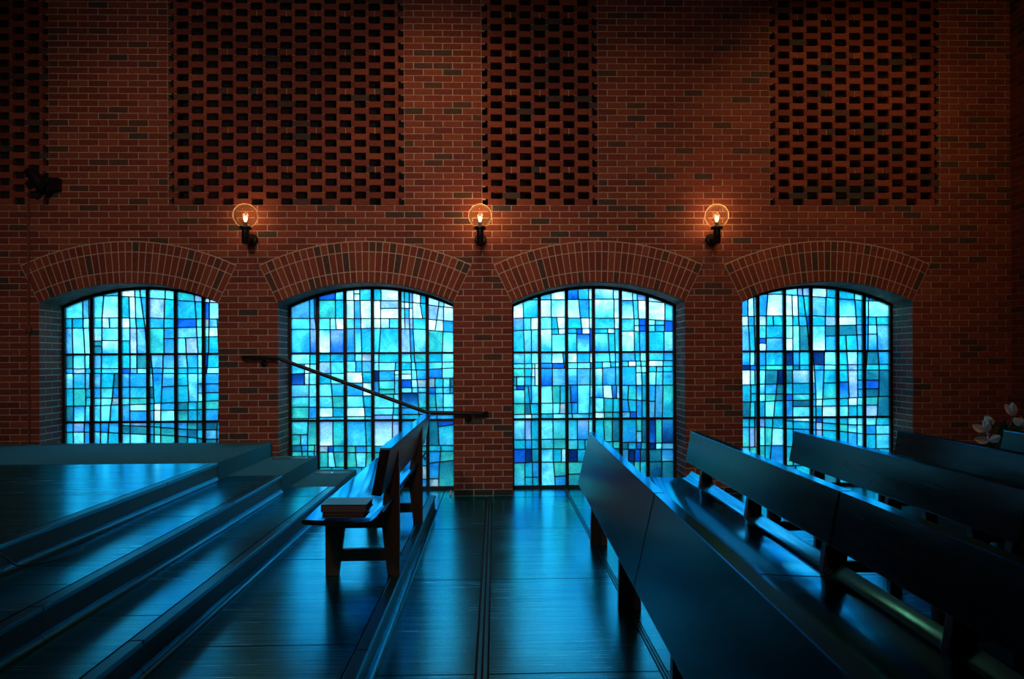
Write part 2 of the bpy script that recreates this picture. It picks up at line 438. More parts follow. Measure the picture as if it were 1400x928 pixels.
# pierced brick panels
P3 = 1.5*b; BL = .187
for li, (a, c) in enumerate(LAT):
    x0, x1 = max(a*b, -2.45), c*b
    pads, lb = MB(), []
    k = 45
    while k*h < 5.85:
        z0, z1 = k*h+J/2-.002, (k+1)*h-J/2+.002; typeA = (k-45) % 2 == 0
        # brick centres: course A between the holes that sit at the edges, course B shifted half a period
        c0 = (x1-P3/2) if typeA else x1
        i = 0
        while True:
            xc = c0-i*P3; i += 1
            if xc < x0-.01: break
            xa, xb = max(xc-BL/2, x0), min(xc+BL/2, x1)
            joint = (not typeA) and (k-46) % 6 == 4 and x0+.1 < xc < x1-.1
            if joint: lb.append((xa, xc-J/2, k)); lb.append((xc+J/2, xb, k)); pads.box(xc-J/2, xc+J/2, .012, .05, z0, z1)
            else: lb.append((xa, xb, k))
            # mortar under both ends of the brick
            for e0, e1 in ((xa, xa+.034), (xb-.034, xb)):
                pads.box(e0, e1, .006, .05, k*h-J/2-.001, k*h+J/2+.001)
        k += 1
    t_ = pads.build('trim_%d' % (li+5), M['mortar']); t_['kind'] = 'structure'
    rr = MB()
    for n_, (xa, xb, k) in enumerate(lb):
        z0, z1 = k*h+J/2-.002, (k+1)*h-J/2+.002; y = random.uniform(-.0015, .0015)
        if k*h < 5.25 and xb > -.45 and n_ < 296:
            inst('brick', brick_mesh(xb-xa, .055, z1-z0), t_, ((xa+xb)/2, y, (z0+z1)/2))
        else: rr.box(xa, xb, y, .055, z0, z1)
    rr.build('upper_brickwork', M['brick_i'], t_)['kind'] = 'stuff'

# right wall
wr = MB(); wr.quad((XR, .01, -.05), (XR, YB, -.05), (XR, YB, ZTOP), (XR, .01, ZTOP))
wr_o = wr.build('wall_right', M['mortar']); wr_o['kind'] = 'structure'
rr = MB(); cnt = 0
for k in range(8, 88):
    off = 0 if k % 2 else .5
    for i in range(0, 12):
        y1 = -(i+off-.5)*b; y0 = y1-b; y1 = min(y1, 0)
        if y1-y0 < .05: continue
        z0, z1 = k*h+J/2, (k+1)*h-J/2
        if k < 76 and i < 3 and y1-y0 > .1 and cnt < 200:
            inst('brick', brick_mesh(y1-y0-J), wr_o, (XR-.006, (y0+y1)/2, (z0+z1)/2), (0, 0, R(-90))); cnt += 1
        else: rr.box(XR-.006, XR+.01, y0+J/2, y1-J/2, z0, z1)
rr.build('brickwork', M['brick_i'], wr_o)['kind'] = 'stuff'

# rest of the shell
def shell(name, pts, m):
    o = MB().quad(*pts).build(name, m); o['kind'] = 'structure'; return o
shell('wall_left', [(XL, .5, -.1), (XL, YB, -.1), (XL, YB, ZTOP), (XL, .5, ZTOP)], M['plaster'])
shell('wall_front', [(XL, YB, -.1), (XR, YB, -.1), (XR, YB, ZTOP), (XL, YB, ZTOP)], M['plaster'])
shell('ceiling', [(XL, .6, ZTOP-.1), (XR, .6, ZTOP-.1), (XR, YB, ZTOP-.1), (XL, YB, ZTOP-.1)], M['ceil'])

# ------------------------------------------------------------------ stained glass windows
PAL = dict(w=(198, 232, 246), i=(150, 226, 246), c=(92, 208, 240), t=(10, 180, 212), g=(60, 190, 188), b=(30, 160, 228),
           d=(20, 108, 208), n=(10, 62, 128), l=(166, 184, 240), p=(180, 186, 208), s=(96, 174, 218), e=(8, 118, 146))
def lin(c): return tuple(((v/255+.055)/1.055)**2.4 for v in c)
PAL = {k: lin(tuple(c+(q-c)*{'w': 0, 'i': .15, 'd': .34, 'n': .28}.get(k, .46) for c, q in zip(v, (150, 198, 208)))) for k, v in PAL.items()}
def V(*a): return ('V', a)
def H(*a): return ('H', a)
def clip(poly, a, c, left):
    # keep the part on one side of the line a->c
    out = []; sg = 1 if left else -1
    def sd(p): return sg*((c[0]-a[0])*(p[1]-a[1])-(c[1]-a[1])*(p[0]-a[0]))
    for i in range(len(poly)):
        p, q = poly[i], poly[(i+1) % len(poly)]; dp, dq = sd(p), sd(q)
        if dp >= 0: out.append(p)
        if (dp > 0 and dq < 0) or (dp < 0 and dq > 0):
            t = dp/(dp-dq); out.append((p[0]+(q[0]-p[0])*t, p[1]+(q[1]-p[1])*t))
    return out
def split(node, poly, leaves, cuts):
    if len(poly) < 3: return
    if isinstance(node, str): leaves.append((poly, node)); return
    kind, a = node
    xs = [p[0] for p in poly]; ys = [p[1] for p in poly]; x0, x1, y0, y1 = min(xs), max(xs), min(ys), max(ys)
    rest_ = poly
    for i in range(1, len(a), 2):
        q = a[i]; q = q if isinstance(q, tuple) else (q, q)
        if kind == 'V': A_, B_ = (q[0], y0), (q[1], y1)
        else: A_, B_ = (x0, q[0]), (x1, q[1])
        if kind == 'V': first, rest2 = clip(rest_, A_, B_, True), clip(rest_, A_, B_, False)
        else: first, rest2 = clip(rest_, A_, B_, True), clip(rest_, A_, B_, False)
        # the piece of the cut inside the polygon
        seg = [p for p in first if abs((B_[0]-A_[0])*(p[1]-A_[1])-(B_[1]-A_[1])*(p[0]-A_[0])) < 1e-6*max(1, (abs(B_[0]-A_[0])+abs(B_[1]-A_[1])))**2]
        if len(seg) >= 2: cuts.append((seg[0], seg[-1]))
        split(a[i-1], first, leaves, cuts); rest_ = rest2
    split(a[-1], rest_, leaves, cuts)

# patterns, cell by cell, read from the photograph (columns left to right; rows top, middle, bottom)
PA = dict(bars=[28, 265, 503, 740, 970, 1207, 1443], rows=(605, 27, 590), k=.743/563, A=[
 H(V('c,b',182,'s,w',(228,235),'c'),305,V('t',92,'t,w',184,'i,b',237,'i'),385,V('s,e',(92,97),'i,s',(187,198),'i,t',(237,245),H('s',493,'b',537,'i'))),
 H(V('t,c',360,'c'),118,V('c,b',(360,345),'iw,w'),302,V('c,l',345,'w,t',(405,410),'i,t'),385,V(H('ip,c',493,'e,d',535,'e,w'),343,H('i,t',490,'wb,sb'))),
 H(V('w,i',625,'i,l',(663,672),'c,l'),(122,135),V('t,w',(575,580),'w,w',(628,632),'i,t',(675,698),'b,t'),(302,308),V('w,i',581,'i,t',(632,638),'t,b',(700,712),'i,d'),(385,388),V(H('i,i',493,'t,w'),581,'l,i',(640,642),'s,e',(712,728),'c,t')),
 H(V('i,w',880,'i,t'),(138,152),V('l,s',(875,870),'t,t'),(302,312),V('b,t',868,'t,l'),388,V('g,cw',868,H('b,e',475,'bs,b'))),
 H(V('tg,t',1127,'l,i'),(158,172),V('bt,bi',(1130,1140),'t,t'),312,V('d,w',1142,'c,t'),(385,380),V(H('s,e',(472,468),V('i,t',(1048,1055),'p,t')),(1142,1155),H('i,s',466,'c,s'))),
 H(V('w,b',1257,'w,b'),(175,182),V('d,i',1253,'i,i'),313,V('p,b',1250,'s,t',(1320,1325),'b,t'),(383,381),V(H('i,b',462,'t,b'),(1250,1245),H('w,i',460,'t,sb'),(1325,1332),'i,s'))],
 B=[
 H(V('e,e',98,'ci,b',198,'i,i',240,'t,b'),145,V('b,i',98,'p,n',200,'t,d'),185,V('is,i',(98,100),'st,w',200,'s,i',240,'i'),310,V('t,t',100,'g,t',203,H('t,t',385,'t,t')),455,V('e,e',100,'bi,e',(200,195),'c,t',240,'t,b')),
 H(V('s,b',338,'tc,t'),145,V('t,t',338,'c,g'),185,V('s,i',(335,332),'t,e',(448,438),'e,n'),305,V('b,ib',332,'gi,b',(438,430),'b,e'),390,V('c,i',332,'i,g',(430,420),'p,e'),(455,445),V('c,t',330,'i,i',(418,407),'ct,t')),
 H(V('t,n',582,'i,b',640,'e,t'),145,V('d,g',582,'s,e',642,'i,t'),187,V('sb,e',578,'b,ls'),300,V('b,t',578,'tc,t'),392,V('c,d',578,'g,cg'),(447,443),V('sb,b',578,H('iw,e',498,'b,i'))),
 H(V('e,i',(758,768),'s,n',(860,858),'s,i'),(140,147),V('t,i',(768,772),'b,b',857,'c,i'),188,V(H('i,i',300,'e,b',390,'t,t'),(772,785),'bt,bi',(855,842),H('sb,t',298,'bt,tg')),(440,430),V(H('t,b',497,'s,t'),783,H('w,w',495,'w,t'),(840,838),H('b,c',495,'i,w'))),
 H(V('s,t',(1055,1065),'b,il',1152,'i,t'),143,V('t,t',1065,'t,l',1152,'c,t'),190,V(H('t,t',290,'t,db'),(1065,1075),'is,l',1152,H('i,t',275,'s,b',353,'i,b')),(432,422),V(H('e,t',495,'eg,i'),1068,H('t,w',492,'t,t'),1147,H('g,i',490,'t,t'))),
 H(V('d,e',(1240,1232),'t,e',(1335,1343),'i,b'),142,V('d,t',(1232,1227),'i,t',1345,'b,t'),190,V(H('b,e',276,'b,d',350,'t,e'),(1345,1340),'b,e'),(422,412),V(H('g,g',490,'b,l'),(1335,1325),'i,e'))],
 C=[
 H(V('b,i',97,'l,t',190,'b,t',237,'b,b'),672,V('tg,cw',97,'is,cg',190,'b,l',237,'s,p'),840,V('t,g',97,'t,s',190,'t,g'),1000,V('g',130,'t')),
 H(V('b,l',328,'b,t',(400,395),'b,t'),(668,685),V('c,i',328,'c,g',(395,385),'t,iw'),828,V('t,g',328,'t,t',(385,370),'b,b'),1000,V('t',350,'g')),
 H(V('i,b',580,'l,w'),(618,628),V('e,t',580,'e,t'),(685,695),V('i,t',580,'i,b'),840,V('tg',580,'t'),1000,V('e',600,'t')),
 H(V('t,c',783,'t,d',838,'b,c'),(628,648),V('b,b',783,'g,l',838,'eg,t'),(695,708),V('t,b',783,'i,l',838,'g,t'),860,V('t',820,'e'),1010,V('g',850,'e')),
 H(V('b,t',1062,'eg,i',1145,'e,i'),(650,660),V('eb,g',1062,'e,bi',1145,'t,i'),(708,735),V('e,t',1062,'t,b',1145,'e,i'),860,V('e',1080,'t'),1010,V('t',1100,'e')),
 H(V('e,i',(1318,1315),'t,t'),(660,662),V('s,b',1313,'b,i'),738,V('e,t',1313,'e,c'),862,V('g,g',1330,'t'),1010,V('e',1300,'t'))])
PB = dict(bars=[33, 253, 473, 692, 910, 1130, 1350], rows=(570, 43, 28), k=.00137, A=[
 H(V('s',188,'b',(222,228),'d'),287,V('c',190,'l',(230,240),'l'),375,V('cb',190,'ld')),
 H(V('d',395,'ic'),140,V('g',395,'t'),287,V('ci',352,'i',(393,400),'w'),378,V('iw',352,'ld')),
 H(V('w',543,H('w',90,'w'),590,'ct'),143,V('w',545,'sb',(592,598),'w'),290,V('is',545,'b',598,'w'),(372,368),V('sb',(545,550),'bi',(600,602),'bt')),
 H(V('t',760,'w'),145,V('w',755,H('l',208,'w')),290,V('w',755,'w',825,'c'),368,V('ct',(755,742),'tc')),
 H(V('c',945,'t',985,'l',1012,'w',1075,'t'),(155,170),V(H('w',207,'i'),947,H('w',207,'b'),985,H('i',207,'w'),1012,'w',(1070,1092),'t'),290,V('w',(947,950),'l',(985,988),'l',1015,'tc'),(372,380),V('l',(988,995),'b',(1015,1025),'is')),
 H(V('w',(1228,1222),'i',1265,'w'),(180,208),V('l',(1222,1205),'l',1262,'w'),(297,315),V('w',(1205,1190),'w',1258,'b'),(385,405),V('g',(1258,1250),'ci'))],
 B=[
 H(V('i',188,'t'),128,V('bc',145,'w',188,'i'),(208,200),V('nd',145,'w',182,'i'),295,V('is',180,'i'),393,V('cg',180,'c'),475,V('g',178,'b'),567,V('t',175,'i')),
 H(V('t',352,'t'),112,V('l',(352,356),'c'),205,V('t',356,'i'),290,V('i',(358,365),'ct'),390,V('ic',(365,370),'g'),480,V('w',370,'t'),557,'c'),
 H(V('tb',550,'i',605,'p'),108,V('i',555,'b',605,'s'),195,V('w',(605,610),'t'),282,V('b',(610,612),'w'),387,V('ic',(612,620),'t'),480,V('w',(622,628),'t'),555,V('i',628,'c')),
 H(V('is',740,'t'),118,V('i',740,'i',(872,868),'t'),185,V('n',740,'b',865,H('w',218,'i')),(270,262),V('b',740,H('cg',335,'g'),865,'c'),375,V('gi',(858,855),'i'),487,V('i',(855,850),'t'),543,V('l',848,'i')),
 H(V('c',(993,1000),'t',(1022,1027),'g'),118,V('t',1000,'i',(1030,1035),'t'),180,V(H('i',213,'w'),1000,'i',(1038,1045),'b'),258,V('d',1000,'wi',(1045,1050),'p'),323,V('i',1003,'i',1052,'ib'),365,V('nb',(1050,1058),'cg'),487,V('b',1058,'t'),540,V('t',1062,'t')),
 H(V('t',1248,'i'),118,V('c',1248,'i'),(175,165),V('bd',1248,'i'),248,V('p',1190,'t',1255,'i',1310,'e'),323,V('bd',1193,'c',1255,'i',1310,'t'),372,V('tg',(1193,1198),'cg',1256,'i'),485,V('t',1200,'s',1256,'c'),545,V('b',1205,'b'))],
 C=[
 H(V(H('cg',140,V('g',112,'bi')),(172,165),'eg'),225,V('e',120,'b',168,'g',222,'p'),275,V('g',122,'g',168,'t',220,'c'),420,V('t',140,'g')),
 H(V('lw',370,'tg'),233,V('p',330,'d',373,'t'),283,V('g',330,'i',(373,390),'g'),405,V('g',360,'t')),
 H(V('bc',(628,637),'t'),235,V('g',550,'b',637,'t'),288,V('g',(550,560),'i',(637,630),'g'),408,V('t',600,'c')),
 H(V('lw',845,'l'),238,V('t',780,'c'),288,V('g',800,'t'),420,V('t',820,'b')),
 H(V('b',1060,'s'),238,V('t',1000,'t',1080,'g'),283,V('e',1020,'t'),400,V('b',1060,'p'),508,V('t',1060,'b')),
 H(V('e',(1210,1220),H('d',(85,65),'tc')),235,V('t',1235,'t'),283,V('b',(1232,1225),'g'),(380,355),V(H('b',505,'p'),(1222,1215),'eg'))])
PC = dict(bars=[30, 250, 472, 692, 912, 1133, 1355], rows=(573, 37, 17), k=.00136, A=[
 H('c',142,V('w',(117,122),'ct'),(292,287),V('lb',122,'c',182,'w'),(395,385),V('ct',(122,128),'is',185,'is')),
 H(V('c',347,'w'),142,V('wl',348,'iw'),285,V('i',350,V('t',(393,405),'w')),(385,378),V('wt',(350,352),H(V('t',408,'w'),425,'ci'))),
 H(V('bd',(563,570),'ct',655,'w'),140,V('iw',(573,585),'b',658,'i'),292,V('t',(588,598),'w',660,'w'),378,V(H('t',418,'ct'),557,H(V('d',600,'w'),422,'di'),662,'d')),
 H(V('wc',857,'w'),138,V('wc',862,'w'),294,V('tc',865,'w'),380,V(H(V('t',810,'w'),418,V('ib',(812,820),'t')),(865,870),'tc')),
 H(V('w',(1010,1015),'i',1052,'dl'),148,V('bw',(1017,1025),'c',(1058,1062),'w'),300,V('c',1027,H('i',355,'w'),1067,H('d',355,'d')),402,V('wi',(1025,1028),'gt',(1068,1072),'b')),
 H('w',(155,175),V('w',1280,'c'),(305,320),V(H(V('i',1200,'c'),352,V('c',1200,'b')),1277,'d'),405,V('t',1272,'is'))],
 B=[
 H(V('is',128,'c',185,'i'),128,V('c',128,'c',188,'i',212,'w'),168,V(H('g',235,V('t',65,'i')),128,H('t',235,'t'),(188,183),H('w',235,'i'),212,'w'),308,V(H(V('c',62,'d'),342,'ig'),128,'t',(155,172),'b',183,'ic'),455,V('g',128,'e',(172,180),'t'),543,V('i',130,'w',183,'c')),
 H(V('is',352,'iw',(440,448),'t'),125,V('bd',355,'d',(450,455),'c'),168,V('bd',355,'s'),310,V('i',(352,357),'g',418,'t'),453,V('i',358,'i',(418,412),'p'),540,V('t',360,'i')),
 H(V('w',558,'tb',662,'w'),122,V('i',560,'i',665,'b'),170,V('ib',558,'s',(665,662),'t'),305,V(H(V('t',504,'bd'),450,V('t',512,'b')),561,'ic',(662,657),H('i',408,'t')),540,V('c',517,'c',655,'t')),
 H(V('c',(820,828),'i',870,'c'),118,V('t',765,'i',(828,833),'t',872,'i'),(172,158),V('wt',765,'sb',872,'c'),308,V('ib',(767,773),'w',(838,848),'bd',880,'w'),(408,420),V('i',775,'tg',850,'t'),530,V('w',778,'g',848,'t')),
 H(V('sb',(1030,1035),'t',1075,'i'),112,V(V('c',978,'w'),1040,'c',1080,'i'),155,V('tb',1040,H('i',208,'w'),(1083,1090),H('i',206,'t')),310,V('ct',(978,970),'tg',1042,'bi',1088,'t'),(425,437),V(H(V('b',(972,985),'t'),528,V('s',990,'d')),1042,'b',1088,'t')),
 H(V('ct',1270,'b'),108,V('w',(1262,1265),'tc'),155,V('t',1208,'s',1263,'t'),200,V('i',(1205,1202),'c',(1263,1258),'ct'),310,V(H('b',442,'s'),(1200,1193),'s',(1262,1255),'gt'))],
 C=[
 H(V('is',130,'l',180,'t'),185,V('t',132,'b',183,'t'),262,V('d',133,'n',185,'te'),(375,368),V('gc',128,H('t',492,'t'),(188,190),H('b',492,'t'))),
 H(V('i',358,'cg'),182,V('cg',362,'g'),262,V('ci',358,'t',427,'w'),370,V('i',(362,375),H('g',(488,483),'b'))),
 H(V('tc',557,'lb',650,'i'),187,V('cg',560,'t',620,'t'),268,V('n',557,'t'),370,V(H('g',470,'g'),600,'t')),
 H(V('t',(770,780),'g',843,'e'),205,V('t',780,'t',848,'g'),262,V('t',800,'e'),370,V('e',820,'t')),
 H(V('tb',1040,H('g',123,'s'),1085,'e'),213,V('e',973,'t',1040,'d',1080,'g'),270,V('s',975,'n',(1030,1022),'d',1072,'e'),370,V('e',1022,'g',1070,'t')),
 H(V('nd',1198,'g',1252,'bn'),220,V('n',1200,'i',1250,'s'),272,V('e',1248,'bs'),(375,370),V('en',(1250,1248),'e'))])
ZB = [1.514, .771]; ZBOT = .02
def pane_mesh(poly, z0, z1, ct, cb):
    mb = MB(); mb.prism(poly, -.003, .003); m = mb.mesh('pane', M['glass'])
    at = m.color_attributes.new('tint', 'FLOAT_COLOR', 'POINT')
    for i, v in enumerate(m.vertices):
        t = (v.co.z-z0)/max(1e-6, z1-z0); at.data[i].color = tuple(cb[j]+(ct[j]-cb[j])*t for j in range(3))+(1,)
    return m
for wi, (w, pat, var) in enumerate(((0, PA, 0), (12, PB, 0), (24, PC, 0), (36, PA, 1))):
    X0 = w*b+.014; cw = (9*b-.028)/6; cx = arch_cx(w); x1f = (w+9)*b
    f = MB(); n = 24                            # outer frame: arched head, stiles and sill
    for i in range(n):
        t0 = -TA+2*TA*i/n; t1 = -TA+2*TA*(i+1)/n
        f.prism([(cx+r*math.sin(t), AZ+r*math.cos(t)) for r, t in ((R0+.005, t0), (R0+.005, t1), (R0-.032, t1), (R0-.032, t0))], GY-.03, GY+.03)
    f.box(w*b-.005, w*b+.03, GY-.03, GY+.03, -.03, SPR); f.box(x1f-.03, x1f+.005, GY-.03, GY+.03, -.03, SPR); f.box(w*b, x1f, GY-.03, GY+.03, -.03, ZBOT+.015)
    wo = f.build('window_%d' % (wi+1), M['iron']); wo['kind'] = 'structure'
    for i in range(1, 6):
        xb = X0+i*cw; zt = AZ+math.sqrt(R0*R0-(xb-cx)**2)-.02
        MB().box(xb-.018, xb+.018, GY-.025, GY+.02, ZBOT, zt).build('glazing_bar', M['iron'], wo)
    for z in ZB: MB().box(w*b+.01, x1f-.01, GY-.022, GY+.02, z-.012, z+.012).build('glazing_bar', M['iron'], wo)
    lead = MB(); bars = pat['bars']; k_ = pat['k']
    arch = [(cx+(R0-.02)*math.sin(t), AZ+(R0-.02)*math.cos(t)) for t in [TA*(1.05)-2*TA*1.05*i/20 for i in range(21)]]
    for row, yb in zip('ABC', pat['rows']):
        zref = {'A': ZB[0], 'B': ZB[0], 'C': ZB[1]}[row]
        for ci in range(6):
            pc = (-200, yb) if row == 'A' else ((yb, yb+.743/k_) if row == 'B' else (yb, yb+(ZB[1]-ZBOT)/k_))
            L_, R_ = bars[ci], bars[ci+1]
            poly = [(L_, pc[0]), (R_, pc[0]), (R_, pc[1]), (L_, pc[1])]
            poly = [(x, -y) for x, y in poly][::-1]
            leaves, cuts = [], []
            def neg(nd):
                if isinstance(nd, str): return nd
                kk, a = nd; o = []
                for j, q in enumerate(a):
                    if j % 2 == 0: o.append(neg(q))
                    else:
                        q = q if isinstance(q, tuple) else (q, q)
                        o.append((q[1], q[0]) if kk == 'V' else (-q[0], -q[1]))
                return (kk, tuple(o))
            split(neg(pat[row][ci]), poly, leaves, cuts)
            mp_ = lambda p: (X0+(ci+(p[0]-L_)/(R_-L_))*cw, zref-((-p[1])-yb)*k_)
            for a, c in cuts:
                a, c = mp_(a), mp_(c)
                if row == 'A':
                    def cut_in(a, c):           # trim to the arch
                        ins = lambda p: math.hypot(p[0]-cx, p[1]-AZ) < R0-.02
                        if ins(a) and ins(c): return a, c
                        if not ins(a) and not ins(c): return None
                        if not ins(a): a, c = c, a
                        lo, hi = 0, 1
                        for _ in range(20):
                            m_ = (lo+hi)/2; q = (a[0]+(c[0]-a[0])*m_, a[1]+(c[1]-a[1])*m_)
                            if ins(q): lo = m_
                            else: hi = m_
                        return a, (a[0]+(c[0]-a[0])*lo, a[1]+(c[1]-a[1])*lo)
                    r_ = cut_in(a, c)
                    if r_ is None: continue
                    a, c = r_
                d = Vector((c[0]-a[0], c[1]-a[1])); L2 = d.length
                if L2 < .01: continue
                nrm = Vector((-d.y, d.x))/L2*.0052
                lead.prism([(a[0]+nrm.x, a[1]+nrm.y), (c[0]+nrm.x, c[1]+nrm.y), (c[0]-nrm.x, c[1]-nrm.y), (a[0]-nrm.x, a[1]-nrm.y)], GY-.008, GY+.008)
            for poly2, colr in leaves:
                pw = [mp_(p) for p in poly2]
                if row == 'A':
                    for a, c in zip(arch[:-1], arch[1:]):
                        pw = clip(pw, a, c, True)
                        if len(pw) < 3: break
                if len(pw) < 3: continue
                area = abs(sum(pw[i][0]*pw[(i+1) % len(pw)][1]-pw[(i+1) % len(pw)][0]*pw[i][1] for i in range(len(pw))))/2
                if area < 2e-4: continue
                xm = sum(p[0] for p in pw)/len(pw); zm = sum(p[1] for p in pw)/len(pw)
                z0, z1 = min(p[1] for p in pw)-zm, max(p[1] for p in pw)-zm
                cs = colr.split(','); cs = cs[min(var, len(cs)-1)]
                ct, cb = PAL[cs[0]], PAL[cs[-1]]
                o = inst('pane', pane_mesh([(p[0]-xm, p[1]-zm) for p in pw], z0, z1, ct, cb), wo, (xm, GY, zm))
    lead.build('lead_came', M['lead'], wo)

# ------------------------------------------------------------------ floor and steps
YJ = [GY+.06, -.083, -1.39, -2.727, -4.07, -5.4, -6.75, -8.1, YB]
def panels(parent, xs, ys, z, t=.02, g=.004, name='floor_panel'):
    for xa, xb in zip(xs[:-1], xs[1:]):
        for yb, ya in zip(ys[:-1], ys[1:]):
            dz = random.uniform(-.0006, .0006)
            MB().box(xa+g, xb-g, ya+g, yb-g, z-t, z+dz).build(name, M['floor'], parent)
fl = MB().box(XL, XR, YB, GY+.06, -.12, -.012).build('floor', M['joint']); fl['kind'] = 'structure'
panels(fl, [3.3, 4.17], [GY+.06, -.083, -.70], 0)
panels(fl, [2.46, 3.3], [GY+.06, .0], 0)
panels(fl, [4.17, 4.632], YJ[:8], 0)
panels(fl, [4.692, 5.485], YJ[:8], 0)
MB().box(4.636, 4.688, -.50, GY+.06, -.02, 0).build('floor_panel', M['floor'], fl)
panels(fl, [5.515, 6.32, 7.13, 7.95, 8.77, 9.6, XR], YJ[:7], 0)
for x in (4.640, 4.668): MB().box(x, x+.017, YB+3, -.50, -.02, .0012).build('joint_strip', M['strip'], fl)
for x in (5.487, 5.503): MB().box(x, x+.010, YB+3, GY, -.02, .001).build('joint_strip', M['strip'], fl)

EX = [4.15, 3.268, 2.862, 2.393]; EZ = [.145, .29, .435, .58]; CY = [None, -.955, -1.2, -1.41]
def step(i, name, label):
    xe, z = EX[i], EZ[i]; zl = 0 if i == 0 else EZ[i-1]
    xi = EX[i+1]-.02 if i < 3 else XL
    yend = -.672 if i == 0 else 0.0
    base = MB().box(xi, xe-.012, YB, yend-.001, zl-.02, z-.014)
    r = base.build(name, M['joint']); r['kind'] = 'structure'; r['label'] = label
    ypan = -.672 if i == 0 else CY[i]
    ys = [ypan]+[y for y in YJ if y < ypan-.2][:6]
    xs = [xi, xe-.055] if i < 3 else [XL, -2.2, -1.0, .2, 1.34, xe-.055]
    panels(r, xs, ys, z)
    # nosing, riser boards and cove in lengths
    ylist = [ypan, -2.30, -4.35, -6.4, -8.5] if i else [ypan, -2.79, -4.13, -5.4, -7.5]
    for yb, ya in zip(ylist[:-1], ylist[1:]):
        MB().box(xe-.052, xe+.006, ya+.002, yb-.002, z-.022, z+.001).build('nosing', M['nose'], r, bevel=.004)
        MB().box(xe-.014, xe-.002, ya+.001, yb-.001, zl+.0, z-.022).build('riser_board', M['riser'], r)
        pr = [(xe-.002, zl)]+[(xe-.002+.034-.034*math.sin(t*math.pi/14), zl+.034-.034*math.cos(t*math.pi/14)) for t in range(8)]
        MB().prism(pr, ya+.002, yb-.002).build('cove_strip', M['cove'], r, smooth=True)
    if i == 0:                                  # end of the low platform
        MB().box(EX[1], xe-.012, yend-.001, yend+.008, 0, z-.02).build('riser_board', M['riser'], r)
    if CY[i]:
        MB().box(xi, xe-.0, CY[i]+.002, -.001, z-.02, z+.004).build('carpet_strip', M['carpet'], r, bevel=.006)
        MB().box(xe-.014, xe+.002, CY[i]+.002, -.001, zl if i > 1 else 0, z-.006).build('carpet_riser', M['carpet'], r)
        if i in (2, 3): MB().box(EX[i]-.03, xe+.0, -.014, -.001, 0 if i < 3 else 0, z-.006).build('end_panel', M['carpet'], r)
    return r
step(0, 'step', 'low platform carrying the single pew')
step(1, 'step', 'second step up, left of the pew')
step(2, 'step', 'third step up towards the left')
step(3, 'landing', 'top landing at the left under the first window')
MB().box(EX[1]-.1, EX[1]+.0, -.955, -.001, 0, .27).build('carpet_end', M['carpet'], fl)

pl = MB()
pl.box(4.03, 4.092, -2.190, -2.175, .145, .148); pl.box(4.080, 4.092, -2.62, -2.175, .145, .148)
pl.build('floor_inlay', M['steel'], [o for o in bpy.data.objects if o.name == 'step'][0])
wd = MB().prism([(-.018, 0), (.018, 0), (.010, .045), (-.002, .05)], -.01, .012).build('wedge', simple('white wedge', (.7, .72, .74), .5), loc=(4.25, .06, .001))
tag(wd, 'tiny white wedge on the floor beside the central brick pier', 'wedge')
def vent(x0, x1, y0, y1, z, label):
    r = empty('floor_vent', ((x0+x1)/2, (y0+y1)/2, z)); tag(r, label, 'floor vent', 'metal vents in the carpeted steps')
    L, D = (x1-x0)/2, (y1-y0)/2
    f = MB(); f.box(-L, L, -D, -D+.012, 0, .006); f.box(-L, L, D-.012, D, 0, .006); f.box(-L, -L+.02, -D, D, 0, .006); f.box(L-.02, L, -D, D, 0, .006); f.box(-.012, .012, -D, D, 0, .006)
    f.build('frame', M['steel'], r)
    MB().box(-L, L, -D, D, -.001, .001).build('backing', M['black'], r)
    for i in range(5):
        y = -D+.02+(2*D-.04)*i/4
        MB().box(-L+.02, L-.02, y-.003, y+.003, 0, .004).build('slat', M['steel'], r)
vent(2.477, 2.816, -.25, -.14, .4395, 'metal floor vent in the carpet of the higher step beside the second window')
vent(2.905, 3.235, -.28, -.17, .2945, 'metal floor vent in the carpet of the lower step, nearest the single pew')
vent(.02, 1.40, -.10, -.03, .5845, 'long narrow metal vent strip on the top landing below the first window')

# ------------------------------------------------------------------ pews (all face left)
def frame_mb():
    f = MB()
    f.prism([(-.444, 0), (-.367, 0), (-.330, .285), (-.104, .285), (-.073, 0), (0, 0), (0, .735), (-.045, .735), (-.088, .545), (-.088, .40), (-.444, .40)], -.0225, .0225)
    return f
def post_parts(root, y):
    fr = MB().prism([(-.444, 0), (-.367, 0), (-.330, .285), (-.330, .40), (-.444, .40)], y-.0225, y+.0225).build('front_leg', M['frame'], root, bevel=.003)
    MB().prism([(-.073, 0), (0, 0), (0, .76), (-.034, .76), (-.084, .545), (-.10, .44), (-.104, .285)], y-.0225, y+.0225).build('rear_post', M['frame'], root, bevel=.003)
    MB().box(-.332, -.102, y-.0222, y+.0222, .285, .40).build('seat_rail', M['frame'], root)
    MB().box(-.372, -.078, y-.016, y+.016, .085, .157).build('stretcher', M['frame'], root)
